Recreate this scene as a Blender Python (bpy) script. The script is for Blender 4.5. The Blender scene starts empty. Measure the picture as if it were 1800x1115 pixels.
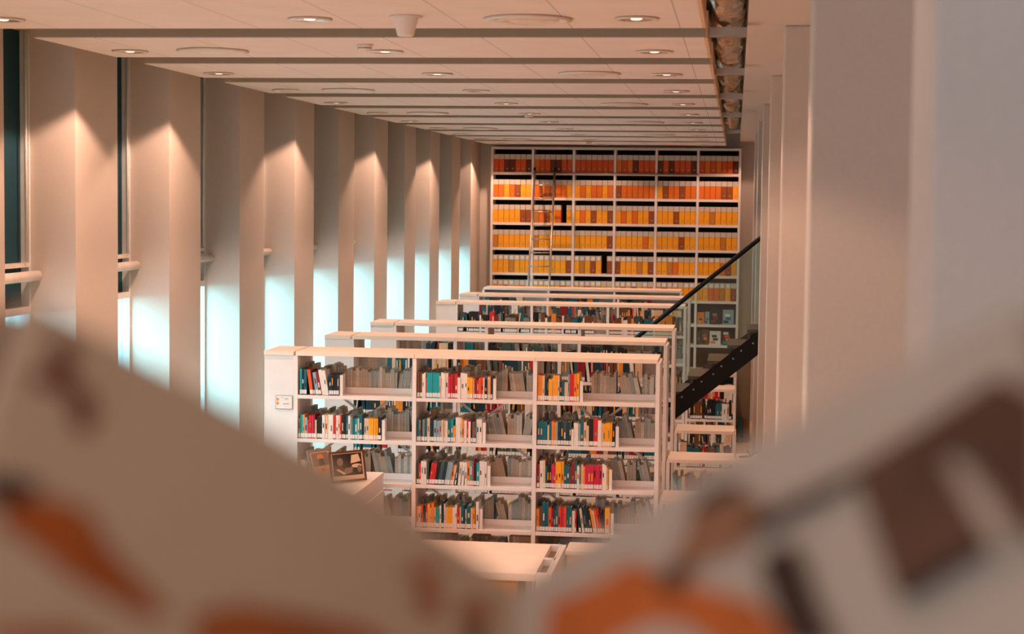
import bpy, bmesh, math, random
from mathutils import Vector, Matrix
random.seed(11)
S = bpy.context.scene
COL = S.collection
H = 3.4                       # eye height above the library floor
F = 3100.0; CX, CY = 900.0, 557.5

# ------------------------------------------------------------------ camera
p1 = Vector((1294 - CX, CY - 356, -F)); p2 = Vector((1294 - CX - 1000, CY - 356 + 11.4, -F))
Yc = p1.normalized(); Zc = p2.cross(p1).normalized()
if Zc.y < 0: Zc = -Zc
Xc = Yc.cross(Zc)
R3 = Matrix((Xc, Yc, Zc)).transposed()      # world -> camera
RT = R3.transposed()
cam_d = bpy.data.cameras.new('camera'); cam = bpy.data.objects.new('camera', cam_d); COL.objects.link(cam)
cam.matrix_world = Matrix.Translation((0, 0, H)) @ RT.to_4x4()
cam_d.sensor_width = 36; cam_d.lens = 62; cam_d.clip_start = .05; cam_d.clip_end = 200
cam_d.dof.use_dof = True; cam_d.dof.focus_distance = 16.0; cam_d.dof.aperture_fstop = 3.9
S.camera = cam
def ray(x, y):
    d = RT @ Vector((x - CX, CY - y, -F)); return d / d.y
def atY(x, y, Y): d = ray(x, y); return Vector((d.x * Y, Y, H + d.z * Y))
def atZ(x, y, z): d = ray(x, y); k = (z - H) / d.z; return Vector((d.x * k, k, z))

# ------------------------------------------------------------------ materials
def s2l(c): return tuple(((v / 255) / 12.92 if v / 255 <= .04045 else ((v / 255 + .055) / 1.055) ** 2.4) for v in c)
def mat(name, rgb, rough=.6, metal=0, var=.06, scale=9, spec=.4, bump=0, srgb=True):
    m = bpy.data.materials.new(name); m.use_nodes = True; nt = m.node_tree; b = nt.nodes['Principled BSDF']
    c = s2l(rgb) if srgb else rgb
    b.inputs['Roughness'].default_value = rough; b.inputs['Metallic'].default_value = metal
    b.inputs['Specular IOR Level'].default_value = spec
    tc = nt.nodes.new('ShaderNodeTexCoord'); n = nt.nodes.new('ShaderNodeTexNoise'); n.inputs['Scale'].default_value = scale
    n.inputs['Detail'].default_value = 3
    nt.links.new(tc.outputs['Object'], n.inputs['Vector'])
    r = nt.nodes.new('ShaderNodeValToRGB')
    r.color_ramp.elements[0].color = (*[v * (1 - var) for v in c], 1); r.color_ramp.elements[1].color = (*[min(1, v * (1 + var)) for v in c], 1)
    r.color_ramp.elements[0].position = .3; r.color_ramp.elements[1].position = .7
    nt.links.new(n.outputs['Fac'], r.inputs['Fac']); nt.links.new(r.outputs['Color'], b.inputs['Base Color'])
    if bump:
        bp = nt.nodes.new('ShaderNodeBump'); bp.inputs['Strength'].default_value = bump; bp.inputs['Distance'].default_value = .01
        nt.links.new(n.outputs['Fac'], bp.inputs['Height']); nt.links.new(bp.outputs['Normal'], b.inputs['Normal'])
    return m
def emit(name, rgb, k):
    m = bpy.data.materials.new(name); m.use_nodes = True; b = m.node_tree.nodes['Principled BSDF']
    b.inputs['Base Color'].default_value = (*rgb, 1); b.inputs['Emission Color'].default_value = (*rgb, 1); b.inputs['Emission Strength'].default_value = k
    return m
def glass(name, tint, gloss=.08):
    m = bpy.data.materials.new(name); m.use_nodes = True; nt = m.node_tree
    out = nt.nodes['Material Output']; nt.nodes.remove(nt.nodes['Principled BSDF'])
    t = nt.nodes.new('ShaderNodeBsdfTransparent'); t.inputs['Color'].default_value = (*tint, 1)
    g = nt.nodes.new('ShaderNodeBsdfGlossy'); g.inputs['Roughness'].default_value = .05
    mx = nt.nodes.new('ShaderNodeMixShader'); mx.inputs[0].default_value = gloss
    nt.links.new(t.outputs[0], mx.inputs[1]); nt.links.new(g.outputs[0], mx.inputs[2]); nt.links.new(mx.outputs[0], out.inputs['Surface'])
    return m
def seam_mat(name, rgb, step, off=0., dark=.55, width=.006):
    m = mat(name, rgb, .85, var=.03, scale=3); nt = m.node_tree; b = nt.nodes['Principled BSDF']
    src = b.inputs['Base Color'].links[0].from_socket
    tc = nt.nodes.new('ShaderNodeTexCoord'); sp = nt.nodes.new('ShaderNodeSeparateXYZ'); nt.links.new(tc.outputs['Object'], sp.inputs[0])
    a = nt.nodes.new('ShaderNodeMath'); a.operation = 'ADD'; a.inputs[1].default_value = off + 100 * step; nt.links.new(sp.outputs['X'], a.inputs[0])
    md = nt.nodes.new('ShaderNodeMath'); md.operation = 'MODULO'; md.inputs[1].default_value = step; nt.links.new(a.outputs[0], md.inputs[0])
    lt = nt.nodes.new('ShaderNodeMath'); lt.operation = 'LESS_THAN'; lt.inputs[1].default_value = width; nt.links.new(md.outputs[0], lt.inputs[0])
    mx = nt.nodes.new('ShaderNodeMix'); mx.data_type = 'RGBA'; mx.inputs['B'].default_value = (*[v * dark for v in s2l(rgb)], 1)
    nt.links.new(lt.outputs[0], mx.inputs['Factor']); nt.links.new(src, mx.inputs['A']); nt.links.new(mx.outputs['Result'], b.inputs['Base Color'])
    return m
def wood_mat(name, a, b_, scale=(1, 8, 1), rough=.45):
    m = bpy.data.materials.new(name); m.use_nodes = True; nt = m.node_tree; b = nt.nodes['Principled BSDF']; b.inputs['Roughness'].default_value = rough
    tc = nt.nodes.new('ShaderNodeTexCoord'); mp = nt.nodes.new('ShaderNodeMapping'); mp.inputs['Scale'].default_value = scale
    n = nt.nodes.new('ShaderNodeTexNoise'); n.inputs['Scale'].default_value = 4; n.inputs['Detail'].default_value = 6
    r = nt.nodes.new('ShaderNodeValToRGB'); r.color_ramp.elements[0].color = (*s2l(a), 1); r.color_ramp.elements[1].color = (*s2l(b_), 1)
    nt.links.new(tc.outputs['Object'], mp.inputs[0]); nt.links.new(mp.outputs[0], n.inputs['Vector']); nt.links.new(n.outputs['Fac'], r.inputs[0]); nt.links.new(r.outputs[0], b.inputs['Base Color'])
    return m

M = dict(
    wall=mat('wall plaster', (206, 198, 188), .9, var=.02, bump=.05, scale=60),
    ceil=seam_mat('ceiling tile', (232, 222, 216), .6, .33),
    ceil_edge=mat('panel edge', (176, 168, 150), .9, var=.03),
    wedge=mat('panel end timber', (222, 186, 150), .7),
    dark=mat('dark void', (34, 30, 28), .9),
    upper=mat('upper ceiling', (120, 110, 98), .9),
    white=mat('shelf white enamel', (236, 226, 220), .45, var=.02),
    topw=mat('shelf top laminate', (240, 222, 204), .5, var=.03, scale=5),
    floor=wood_mat('oak floor', (200, 150, 96), (222, 176, 120), (9, .6, 1)),
    yellow=mat('yellow laminate', (238, 170, 60), .5),
    black=mat('black steel', (14, 14, 16), .35, .3),
    tread=mat('dark timber tread', (96, 62, 44), .45, scale=20, var=.2),
    steel=mat('brushed steel', (176, 164, 150), .35, .8),
    foil=mat('silver foil', (190, 176, 160), .28, .9, var=.25, scale=25, bump=.6),
    brick=mat('raw masonry', (120, 88, 68), .9, var=.3, scale=14),
    blind=mat('dark blind', (4, 62, 76), .7, var=.1),
    frame=mat('window frame', (214, 222, 222), .4),
    tube=mat('blind rail enamel', (232, 222, 212), .35),
    glass=glass('clear glass', (.86, .97, .97)),
    balus=glass('balustrade glass', (.78, .93, .93), .05),
    page=mat('page edges', (196, 184, 168), .85, var=.12, scale=60),
    sticker=mat('spine sticker', (232, 226, 220), .5, var=.02),
    plastic=mat('white plastic', (230, 222, 214), .5, var=.02),
    ring=mat('downlight ring', (226, 214, 204), .3),
    reflector=mat('downlight reflector', (220, 200, 180), .15, .95),
    bulb=emit('lit lamp', (1, .74, .56), 2.5),
    cab=mat('grey metal cabinet', (136, 126, 108), .6),
    brown=mat('dark wood frame', (96, 52, 26), .5),
    photo=mat('photo dark tone', (44, 34, 28), .5),
    photol=mat('photo light tone', (226, 196, 164), .5),
    photom=mat('photo mid tone', (140, 112, 90), .5),
    cable=mat('recess brown', (128, 96, 66), .8, var=.3, scale=12),
)
PAL = dict(k=(22, 22, 26), n=(12, 52, 66), t=(10, 98, 112), c=(22, 160, 168), r=(206, 34, 34), d=(140, 20, 30), o=(238, 140, 40),
           y=(248, 168, 26), w=(236, 226, 216), g=(130, 128, 122), b=(112, 70, 40), p=(206, 34, 74), s=(222, 190, 156), l=(140, 168, 176),
           e=(232, 82, 34), m=(60, 82, 78))
NAMES = dict(k='black', n='dark navy', t='teal', c='turquoise', r='red', d='dark red', o='orange', y='yellow', w='white', g='grey', b='brown',
             p='crimson', s='beige', l='pale blue grey', e='orange red', m='dark grey green')
MB_ = {k: mat('cover ' + NAMES[k], v, .45, var=.08, scale=50) for k, v in PAL.items()}
GR = [mat('page block %s' % a, c, .85, var=.1, scale=70) for a, c in zip('abcd', ((188, 178, 164), (214, 202, 186), (160, 166, 162), (198, 174, 148)))]

# ------------------------------------------------------------------ mesh builder
class MB:
    def __init__(s): s.v = []; s.f = []; s.m = []; s.mats = []; s.sm = []
    def mi(s, m):
        if m not in s.mats: s.mats.append(m)
        return s.mats.index(m)
    def add(s, vs, fs, m, T=None, smooth=False):
        o = len(s.v); s.v += [tuple(T @ Vector(v)) if T else tuple(v) for v in vs]; i = s.mi(m)
        for f in fs: s.f.append([o + k for k in f]); s.m.append(i); s.sm.append(smooth)
        return s
    def box(s, x0, x1, y0, y1, z0, z1, m, T=None):
        return s.add([(x0, y0, z0), (x1, y0, z0), (x1, y1, z0), (x0, y1, z0), (x0, y0, z1), (x1, y0, z1), (x1, y1, z1), (x0, y1, z1)],
                     [(0, 3, 2, 1), (4, 5, 6, 7), (0, 1, 5, 4), (1, 2, 6, 5), (2, 3, 7, 6), (3, 0, 4, 7)], m, T)
    def tube(s, a, b, r, m, n=10, r2=None):
        a, b = Vector(a), Vector(b); d = (b - a).normalized(); u = d.orthogonal().normalized(); w = d.cross(u); r2 = r if r2 is None else r2
        vs = [tuple(p + (u * math.cos(t) + w * math.sin(t)) * q) for p, q in ((a, r), (b, r2)) for t in [2 * math.pi * i / n for i in range(n)]]
        fs = [(i, (i + 1) % n, n + (i + 1) % n, n + i) for i in range(n)] + [tuple(range(n))[::-1], tuple(range(n, 2 * n))]
        s.add(vs, fs[:n], m, smooth=True); o = len(s.v) - 2 * n; i = s.mi(m)
        for f in fs[n:]: s.f.append([o + k for k in f]); s.m.append(i); s.sm.append(False)
        return s
    def lathe(s, prof, m, T=None, n=24):
        vs = []; fs = []
        for r, z in prof: vs += [(r * math.cos(2 * math.pi * i / n), r * math.sin(2 * math.pi * i / n), z) for i in range(n)]
        for k in range(len(prof) - 1):
            for i in range(n): fs.append((k * n + i, k * n + (i + 1) % n, (k + 1) * n + (i + 1) % n, (k + 1) * n + i))
        return s.add(vs, fs, m, T, True)
    def prism(s, pts, vec, m):
        n = len(pts); v = Vector(vec)
        return s.add([tuple(p) for p in pts] + [tuple(Vector(p) + v) for p in pts],
                     [tuple(range(n))[::-1], tuple(range(n, 2 * n))] + [(i, (i + 1) % n, n + (i + 1) % n, n + i) for i in range(n)], m)
    def build(s, name, parent=None, bevel=0, loc=None, rot=None):
        me = bpy.data.meshes.new(name)
        me.from_pydata(s.v, [], s.f); me.validate()
        for m in s.mats: me.materials.append(m)
        if len(me.polygons) == len(s.m):
            me.polygons.foreach_set('material_index', s.m); me.polygons.foreach_set('use_smooth', s.sm)
        bm = bmesh.new(); bm.from_mesh(me); bmesh.ops.recalc_face_normals(bm, faces=bm.faces); bm.to_mesh(me); bm.free()
        o = bpy.data.objects.new(name, me); COL.objects.link(o)
        if parent: o.parent = parent
        if loc is not None: o.location = loc
        if rot is not None: o.rotation_euler = rot
        if bevel:
            b = o.modifiers.new('bevel', 'BEVEL'); b.width = bevel; b.segments = 2; b.limit_method = 'ANGLE'
        return o
def tag(o, label, cat, group=None, kind=None):
    o['label'] = label; o['category'] = cat
    if group: o['group'] = group
    if kind: o['kind'] = kind
    return o
def struct(o): o['kind'] = 'structure'; return o
def empty(name, loc, rz=0):
    o = bpy.data.objects.new(name, None); o.location = loc; o.rotation_euler = (0, 0, rz); o.empty_display_size = .1; COL.objects.link(o); return o
def copy_tree(o, parent=None):
    c = o.copy(); COL.objects.link(c); c.parent = parent
    for ch in list(o.children): copy_tree(ch, c)
    return c
ORD = 'first second third fourth fifth sixth seventh eighth ninth tenth eleventh twelfth thirteenth fourteenth fifteenth sixteenth seventeenth eighteenth nineteenth twentieth'.split()
def nth(i):
    if i < 20: return ORD[i]
    t = 'twenty thirty forty'.split()[(i + 1) // 10 - 2]; u = (i + 1) % 10
    return {'twenty': 'twentieth', 'thirty': 'thirtieth', 'forty': 'fortieth'}[t] if u == 0 else t + '-' + ORD[u - 1]

# ------------------------------------------------------------------ the room
XL = -4.554; XW = -4.90; PITCH = 2.047; R0 = 11.80; FW = .845
YF = 31.35; YB = -4.5; XR = 3.2; ZC = H + .964; ZU = H + 1.42
struct(MB().box(XW - .5, XR + .3, YB, YF + .3, -.2, 0, M['floor']).build('floor'))
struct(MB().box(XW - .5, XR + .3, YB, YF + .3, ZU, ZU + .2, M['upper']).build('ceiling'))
struct(MB().box(XW - .4, XR + .3, YF, YF + .3, 0, ZU, M['wall']).build('wall_far'))
struct(MB().box(XR, XR + .3, YB, YF, 0, ZU, M['wall']).build('wall_right'))
b = MB().box(XW - .4, XR, YB - .3, YB, 0, 1.0, M['wall']).box(XW - .4, XR, YB - .3, YB, ZC + .1, ZU, M['wall']).box(XW - .4, -4.5, YB - .3, YB, 1.0, ZC + .1, M['wall']).box(2.9, XR, YB - .3, YB, 1.0, ZC + .1, M['wall'])
struct(b.build('wall_back'))
# left wall: solid piers with window bays between, one mesh
w = MB(); k0 = -8; k1 = 10
ZS = .35                                   # window sill
for k in range(k0, k1):
    y0 = R0 + k * PITCH; y1 = y0 + FW
    w.box(XW - .25, XL, y0, y1 if k < k1 - 1 else YF, 0, ZU, M['wall'])
    if k < k1 - 1: w.box(XW - .25, XW, y1, y0 + PITCH, 0, ZS, M['wall'])
struct(w.build('wall_left'))
nwin = 0
ZB, ZBAR = H - .80, H - .565
for k in range(k0, k1 - 1):
    y0 = R0 + k * PITCH + FW; y1 = R0 + (k + 1) * PITCH; nwin += 1
    e = empty('window_%d' % nwin, (XW, (y0 + y1) / 2, ZS)); struct(e)
    L = lambda b, n: b.build(n, e, loc=(-XW, -(y0 + y1) / 2, -ZS))
    f = MB(); t = .03
    f.box(XW - .08, XW + .02, y0, y0 + t, ZS, ZU, M['frame']).box(XW - .08, XW + .02, y1 - t, y1, ZS, ZU, M['frame'])
    f.box(XW - .08, XW + .02, y0 + t, y1 - t, ZS, ZS + t, M['frame']).box(XW - .08, XW + .02, y0 + t, y1 - t, ZB - .03, ZB + .02, M['tube'])
    f.box(XW - .08, XW + .02, y0 + t, y1 - t, ZBAR + .06, ZBAR + .09, M['tube'])
    L(f, 'window_frame')
    L(MB().box(XW - .045, XW - .04, y0 + t, y1 - t, ZS + t, ZB - .03, M['glass']), 'pane')
    L(MB().box(XW - .05, XW - .04, y0 + t, y1 - t, ZB + .02, ZU, M['blind']), 'blind')
    r = MB().tube((XW + .075, y0 + .01, ZBAR), (XW + .075, y1 - .012, ZBAR), .036, M['tube'], 16)
    L(r, 'blind_rail')
    L(MB().tube((XW + .03, y1 - .1, ZBAR + .1), (XW + .03, y1 - .1, ZC + .2), .012, M['frame'], 8), 'guide_rod')
# ceiling panels
def panel(k, y0, y1):
    x0, x1 = -4.318, -.205
    b = MB()
    b.box(x0, x1, y0, y1, ZC, ZC + .16, M['ceil'])
    o = b.build('ceiling_panel')
    for p in o.data.polygons:
        if p.normal.y < -.5: pass
    e = MB().box(x0, x1, y0 - .006, y0 - .0005, ZC + .004, ZC + .16, M['ceil_edge']).build('front_edge', o)  # dimmer light on the panel front is put into this darker strip
    t = MB().box(x1 + .0005, x1 + .02, y0, y1, ZC, ZC + .16, M['wedge']).build('end_trim', o)
    return o
ks = list(range(-3, 10)); n = 0
for k in ks:
    y0 = 10.515 + k * PITCH; y1 = y0 + 1.46
    o = panel(k, y0, y1)
    lab = 'wide white suspended ceiling panel, %s from the far orange shelving' % nth(9 - k)
    tag(o, lab, 'ceiling panel', 'suspended ceiling panels')
# hangers hide in the void above; strips between panels stay open to the upper ceiling
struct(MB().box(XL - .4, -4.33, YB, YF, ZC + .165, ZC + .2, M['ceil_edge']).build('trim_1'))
# right-hand soffit, bulkhead and piers
ZP = H + 1.06
s_ = MB(); s_.box(.047, XR, YB, YF, ZP, ZU, M['wall'])
struct(s_.build('trim_2'))
RP = [-1.6, 2.52, 6.62, 10.75, 14.95, 19.2, 23.4, 27.6]
for i, y in enumerate(RP):
    b = MB().box(.27, .84, y, y + .32, 0, ZP, M['wall'])
    struct(b.build('wall_right_pier' if 0 else 'wall_right', bevel=.01))
# service void with foil ducts between panels and soffit
beams = [7.4, 10.6, 13.8, 17.0, 20.6, 25.4]
for i, y in enumerate(beams):
    o = MB().box(-.183, .045, y, y + .12, ZC + .02, ZC + .07, M['steel']).build('ceiling_beam')
    tag(o, 'thin metal crossbar below the foil ducts, %s from the camera' % nth(i), 'beam', 'crossbars below the foil ducts')
for i in range(len(beams) - 1):
    y0, y1 = beams[i] + .075, beams[i + 1] + .045
    for q, (cx, r) in enumerate(((-.07, .086),)):
        b = MB(); n = 14; m_ = max(8, int((y1 - y0) / .07)); vs = []
        for a in range(m_ + 1):
            rr = r * (1 + .12 * math.sin(a * 1.3 + q * 2))
            sag = .012 * math.sin(a * .7 + i)
            for j in range(n):
                t = 2 * math.pi * j / n; k_ = rr * (1 + random.uniform(-.22, .16))
                vs.append((cx + k_ * math.cos(t), y0 + (y1 - y0) * a / m_ + random.uniform(-.012, .012), ZC + .178 + sag + k_ * math.sin(t)))
        fs = [(a * n + j, a * n + (j + 1) % n, (a + 1) * n + (j + 1) % n, (a + 1) * n + j) for a in range(m_) for j in range(n)]
        fs += [tuple(range(n)), tuple(range(m_ * n, m_ * n + n))]
        o = b.add(vs, fs, M['foil']).build('foil_duct')
        tag(o, 'crumpled silver foil duct in the ceiling gap, %s section from the camera' % nth(i), 'duct', 'foil wrapped ducts')

# ------------------------------------------------------------------ ceiling fixtures
def make_downlight(lit=True):
    e = empty('ceiling_downlight', (0, 0, ZC))
    MB().lathe([(.085, 0), (.118, -.002), (.122, -.008), (.112, -.013), (.09, -.011), (.085, 0)], M['ring']).build('trim_ring', e)
    MB().lathe([(.09, -.010), (.072, -.0055), (.05, -.0035), (.03, -.003)], M['reflector']).build('reflector', e)
    MB().lathe([(.0, -.009), (.02, -.009), (.03, -.006), (.03, -.002)], M['bulb'] if lit else M['reflector']).build('bulb' , e)
    return e
dl = make_downlight(); dd = make_downlight(False)
def lamp(x, y, power, parent=None, cone=126, z=None, col=(1, .555, .385), blend=.2):
    d = bpy.data.lights.new('downlight beam', 'SPOT'); d.energy = power; d.spot_size = math.radians(cone); d.spot_blend = blend; d.shadow_soft_size = .035
    d.color = col; o = bpy.data.objects.new('downlight_beam', d); COL.objects.link(o); o.location = (x, y, (ZC if z is None else z) - .02)
    return o
cols = [(-4.03, 'window side'), (-2.30, 'middle'), (-.54, 'service gap side')]
ydl = [5.3 + 0 * PITCH, 7.36, 9.38, 11.44, 13.48, 15.53, 17.57, 19.62, 21.67, 23.71, 25.76, 27.81, 30.1]
first = {True: dl, False: dd}; used = {True: False, False: False}
PW = 88
for ci, (x, nm) in enumerate(cols):
    for j, y in enumerate(ydl):
        if ci == 0: lit = j in (0, 1, 2, 3, 4, 6, 8, 10, 12)
        elif ci == 1: lit = not (j in (5, 10))
        else: lit = True
        if used[lit]: o = copy_tree(first[lit])
        else: o = first[lit]; used[lit] = True
        o.location = (x, y, ZC - .0005)
        tag(o, '%s round recessed downlight, %s from far shelving in %s row' % ('lit' if lit else 'unlit', nth(len(ydl) - 1 - j), nm), 'ceiling light', 'recessed downlights')
        if lit: lamp(x, y, PW * (1.65 if ci == 0 else .88 if j < 12 else .55))
def make_vent():
    e = empty('ceiling_vent', (0, 0, ZC))
    MB().lathe([(.0, -.004), (.20, -.004), (.235, -.002), (.24, -.010), (.20, -.016), (.17, -.008)], M['plastic'], n=32).build('rim', e)
    MB().lathe([(.03, -.014), (.07, -.024), (.10, -.014)], M['plastic'], n=32).build('inner_cone', e)
    MB().lathe([(.12, -.010), (.14, -.022), (.165, -.012)], M['ring'], n=32).build('outer_cone', e)
    return e
vt = make_vent(); first_v = True
for nm, x, ys in (('right', -1.12, (9.4, 13.4, 17.6, 21.6, 25.7)), ('left', -3.45, (11.4, 15.5, 19.6, 23.7, 27.8))):
    for j, y in enumerate(ys):
        o = vt if first_v else copy_tree(vt); first_v = False
        o.location = (x, y, ZC - .0005)
        tag(o, 'round white ceiling air diffuser, %s nearest of the %s row' % (nth(j), nm), 'air vent', 'round ceiling diffusers')
e = empty('ceiling_speaker', (-1.75, 9.25, ZC)); tag(e, 'white bucket shaped speaker hanging below the nearest ceiling panel', 'speaker')
MB().lathe([(0, 0), (.085, 0), (.088, -.008), (.07, -.012)], M['plastic']).build('collar', e)
MB().lathe([(.068, -.01), (.045, -.10), (.038, -.108), (0, -.108)], M['plastic']).build('housing', e)
def smoke(pt, lab):
    e = empty('smoke_detector', (pt.x, pt.y, ZC)); tag(e, lab, 'smoke detector', 'ceiling smoke detectors')
    MB().lathe([(0, 0), (.05, 0), (.05, -.02), (.045, -.022)], M['plastic']).build('base', e)
    MB().lathe([(.038, -.02), (.038, -.026)], M['dark']).build('grille', e)
    MB().lathe([(.045, -.026), (.045, -.034), (.03, -.042), (0, -.042)], M['plastic']).build('cap', e)
smoke(atZ(641, 78, ZC), 'small white smoke detector on the second visible ceiling panel')
smoke(atZ(930, 203, ZC), 'tiny white smoke detector halfway down the ceiling')
smoke(atZ(1035, 249, ZC), 'tiny white smoke detector nearest the far orange shelving')

# ------------------------------------------------------------------ bookcases
SX0, SX1 = -3.63, -.63
DEP = .5
def bookcase(Y, ztop, x0, label, boards, nb=3, low=None, endbox=True, name='bookcase', deep=DEP, bayw=1.0, braces=True, backing=False):
    e = empty(name, (x0, Y, 0)); tag(e, label, 'bookcase', 'white double sided bookcases' if low is None else 'low white bookcases by the stairs')
    th = .034; x1 = x0 + nb * bayw
    def part(b, n, bv=.002): return b.build(n, e, bevel=bv, loc=(-x0, -Y, 0))
    for i in range(nb + 1):
        x = x0 + i * bayw
        part(MB().box(x - th / 2, x + th / 2, Y, Y + deep, 0, ztop - .036, M['white']), 'upright')
    for i in range(nb):
        a, b_ = x0 + i * bayw + th / 2, x0 + (i + 1) * bayw - th / 2
        part(MB().box(a, b_, Y - .004, Y + deep + .004, ztop - .036, ztop, M['topw']) if 0 else
             MB().box(a - th / 2 + .001, b_ + th / 2 - .001, Y - .006, Y + deep + .006, ztop - .035, ztop, M['topw']), 'top_panel')
        for z in boards:
            s = MB().box(a + .0005, b_ - .0005, Y, Y + deep, z - .03, z, M['white'])
            s.box(a + .001, b_ - .001, Y + deep / 2 - .012, Y + deep / 2 - .008, z, z + .05, M['white'])
            part(s, 'shelf')
        if braces:
            yb = Y + deep - .006
            for za, zb in ((ztop - .22, ztop - .97), (ztop - 1.15, .2)):
                if zb < .1 or za < .5: continue
                for xa, xb in ((a, b_), (b_, a)):
                    d = Vector((xb - xa, 0, zb - za)).normalized(); q = Vector((-d.z, 0, d.x)) * .011
                    A = Vector((xa, yb, za)); B = Vector((xb, yb, zb))
                    part(MB().prism([A + q, A - q, B - q, B + q], (0, .003, 0), M['white']), 'brace', 0)
        if backing:
            part(MB().box(a, b_, Y + deep - .01, Y + deep - .002, boards[-1], ztop - .04, M['white']), 'back_panel', 0)
    if endbox:
        part(MB().box(x0 - .27, x0 - th / 2 - .002, Y + .01, Y + deep, 0, ztop - .036, M['white']), 'end_panel')
        part(MB().box(x0 - .272, x0 - th / 2, Y - .004, Y + deep + .004, ztop - .035, ztop, M['topw']), 'end_cap')
    return e
ztops = {14.24: 2.125, 16.55: 2.083, 18.69: 2.065, 22.92: 2.052, 24.89: 2.052}
bz1 = [atY(727, y, 14.24).z for y in (700, 777, 852, 928)] + [.30]
bz1[0] = atY(620, 697, 14.24).z
def bzs(zt): return [zt - .395 - .366 * i for i in range(5)]
rows_ = [(14.24, SX0 + .03, 'nearest long white bookcase, its top row of coloured books in front'),
         (16.55, SX0, 'second long white bookcase from the camera, just behind the nearest one'),
         (18.69, SX0, 'third long white bookcase, the last one before the black staircase'),
         (22.92, SX0, 'long white bookcase directly behind the black staircase'),
         (24.89, SX0, 'fifth long white bookcase, second behind the staircase')]
BZ = {}
for Y, x0, lab in rows_:
    zt = ztops[Y]; bo = bz1 if Y == 14.24 else bzs(zt); BZ[Y] = bo
    bookcase(Y, zt, x0, lab, bo)
ZT6 = H - 1.335
bookcase(26.61, ZT6, -3.80, 'farthest white bookcase with a grey back, below the orange files', bzs(ZT6), endbox=False, backing=True)
LOWZ = H - 2.42
lows = [14.24, 16.55, 18.69, 20.6, 22.92, 24.89]
lowlab = {14.24: 'low white bookcase joined to the right end of the nearest long bookcase', 16.55: 'low white bookcase beside the second long bookcase, second from the camera',
          18.69: 'low white bookcase beside the third long bookcase, below the stair stringer', 22.92: 'low white bookcase under the stairs beside the fourth long bookcase',
          24.89: 'low white bookcase farthest back, mostly hidden by the stairs'}
for Y in lowlab:
    x0 = -.59 if Y > 15 else -.56; bookcase(Y, LOWZ, x0, lowlab[Y], [LOWZ - .40, LOWZ - .78], nb=1, low=True, endbox=False, bayw=.62, braces=False)
# end boxes of the low bookcases, on the pier side
for Y, zt, lab in ((16.55, LOWZ, 'narrow white end cabinet at the pier side of the second low bookcase'), (25.4, H - 2.2, 'tall grey end cabinet beside the pier, behind the staircase')):
    e = empty('end_cabinet', (.06, Y, 0)); tag(e, lab, 'cabinet')
    x0, x1 = .055, .255
    MB().box(x0, x1, Y + .02, Y + .5, .0, zt - .03, M['cab'] if zt > 1.1 else M['white']).build('body', e, .002, loc=(-.06, -Y, 0))
    MB().box(x0 + .03, x1 - .01, Y + .008, Y + .019, .1, zt - .09, M['cab'] if zt > 1.1 else M['white']).build('door', e, .002, loc=(-.06, -Y, 0))
    MB().box(x0 - .005, x1 + .005, Y, Y + .5, zt - .029, zt, M['topw']).build('top', e, .002, loc=(-.06, -Y, 0))
for x, c, nm, hh in ((.10, 't', 'teal', .36), (.165, 'b', 'brown', .34)):
    o = MB().box(0, .045, 0, .26, 0, hh, MB_[c]).build('folder'); o.location = (x, 25.05, .001); tag(o, '%s folder standing on the floor before the tall grey end cabinet' % nm, 'folder')
# small black wire book rests on these tops
for (px, py, Y, z, lab) in ((1322, 795, 16.75, LOWZ, 'small black wire stand on the end cabinet nearer the camera'), (1314, 641, 25.6, H - 2.2, 'small black wire stand on the tall grey end cabinet')):
    p = atY(px, py, Y); b = MB(); x = .16
    b.tube((x - .085, Y, z + .012), (x + .02, Y + .03, z + .02), .008, M['black'], 6).tube((x + .02, Y + .03, z + .02), (x + .085, Y, z + .06), .008, M['black'], 6)
    b.tube((x + .02, Y + .03, z + .02), (x - .01, Y, z + .075), .008, M['black'], 6).tube((x - .085, Y, z + .009), (x + .03, Y + .06, z + .009), .008, M['black'], 6)
    tag(b.build('wire_stand'), lab, 'stand')

# ---- books -------------------------------------------------------
book_mesh = {}
def book(code, wd, ht, dp, x, y, z, lean, lab, grp, back=False):
    """x = lower left corner of spine, y = spine plane"""
    T = .0035
    key = (code, round(wd, 3), round(ht, 3), round(dp, 2), back)
    if key not in book_mesh:
        b = MB(); cm = MB_[code] if not back else M['cab']
        if back: cm = GR[random.randrange(4)]
        t = min(T, wd * .16)
        if not back:
            b.box(0, wd, 0, t, 0, ht, cm).box(0, t, t, dp, 0, ht, cm).box(wd - t, wd, t, dp, 0, ht, cm)
            b.box(t, wd - t, t, dp - .006, .004, ht - .004, M['page'])
        else:
            b.box(0, t, 0, dp, 0, ht, cm).box(wd - t, wd, 0, dp, 0, ht, cm).box(t, wd - t, dp - t, dp, 0, ht, cm)
            b.box(t, wd - t, .005, dp - t, .004, ht - .004, GR[random.randrange(4)])
        o = b.build('book'); s = None
        if not back and wd > .008:
            bb = MB().box(.001, wd - .001, -.0012, 0, .008, .042, M['sticker'])
            s = bb.build('spine_sticker', o)
            if random.random() < .55:
                c2 = random.choice('wwkyosg' if code in 'nktcrdbpm' else 'krntdkg'); z0 = random.uniform(.3, .5) * ht; z1 = z0 + random.uniform(.12, .35) * ht
                q = MB().box(wd * .3, wd * .7, -.0012, 0, z0, z1, MB_[c2])
                q.build('spine_title', o)
        book_mesh[key] = o
    else: o = copy_tree(book_mesh[key])
    o.location = (x, y, z); o.rotation_euler = (0, math.radians(lean), 0)
    if lean > 0: o.location.z += wd * math.sin(math.radians(lean))
    return tag(o, lab, 'book', grp)
PXM = 3100 / 14.24
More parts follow.
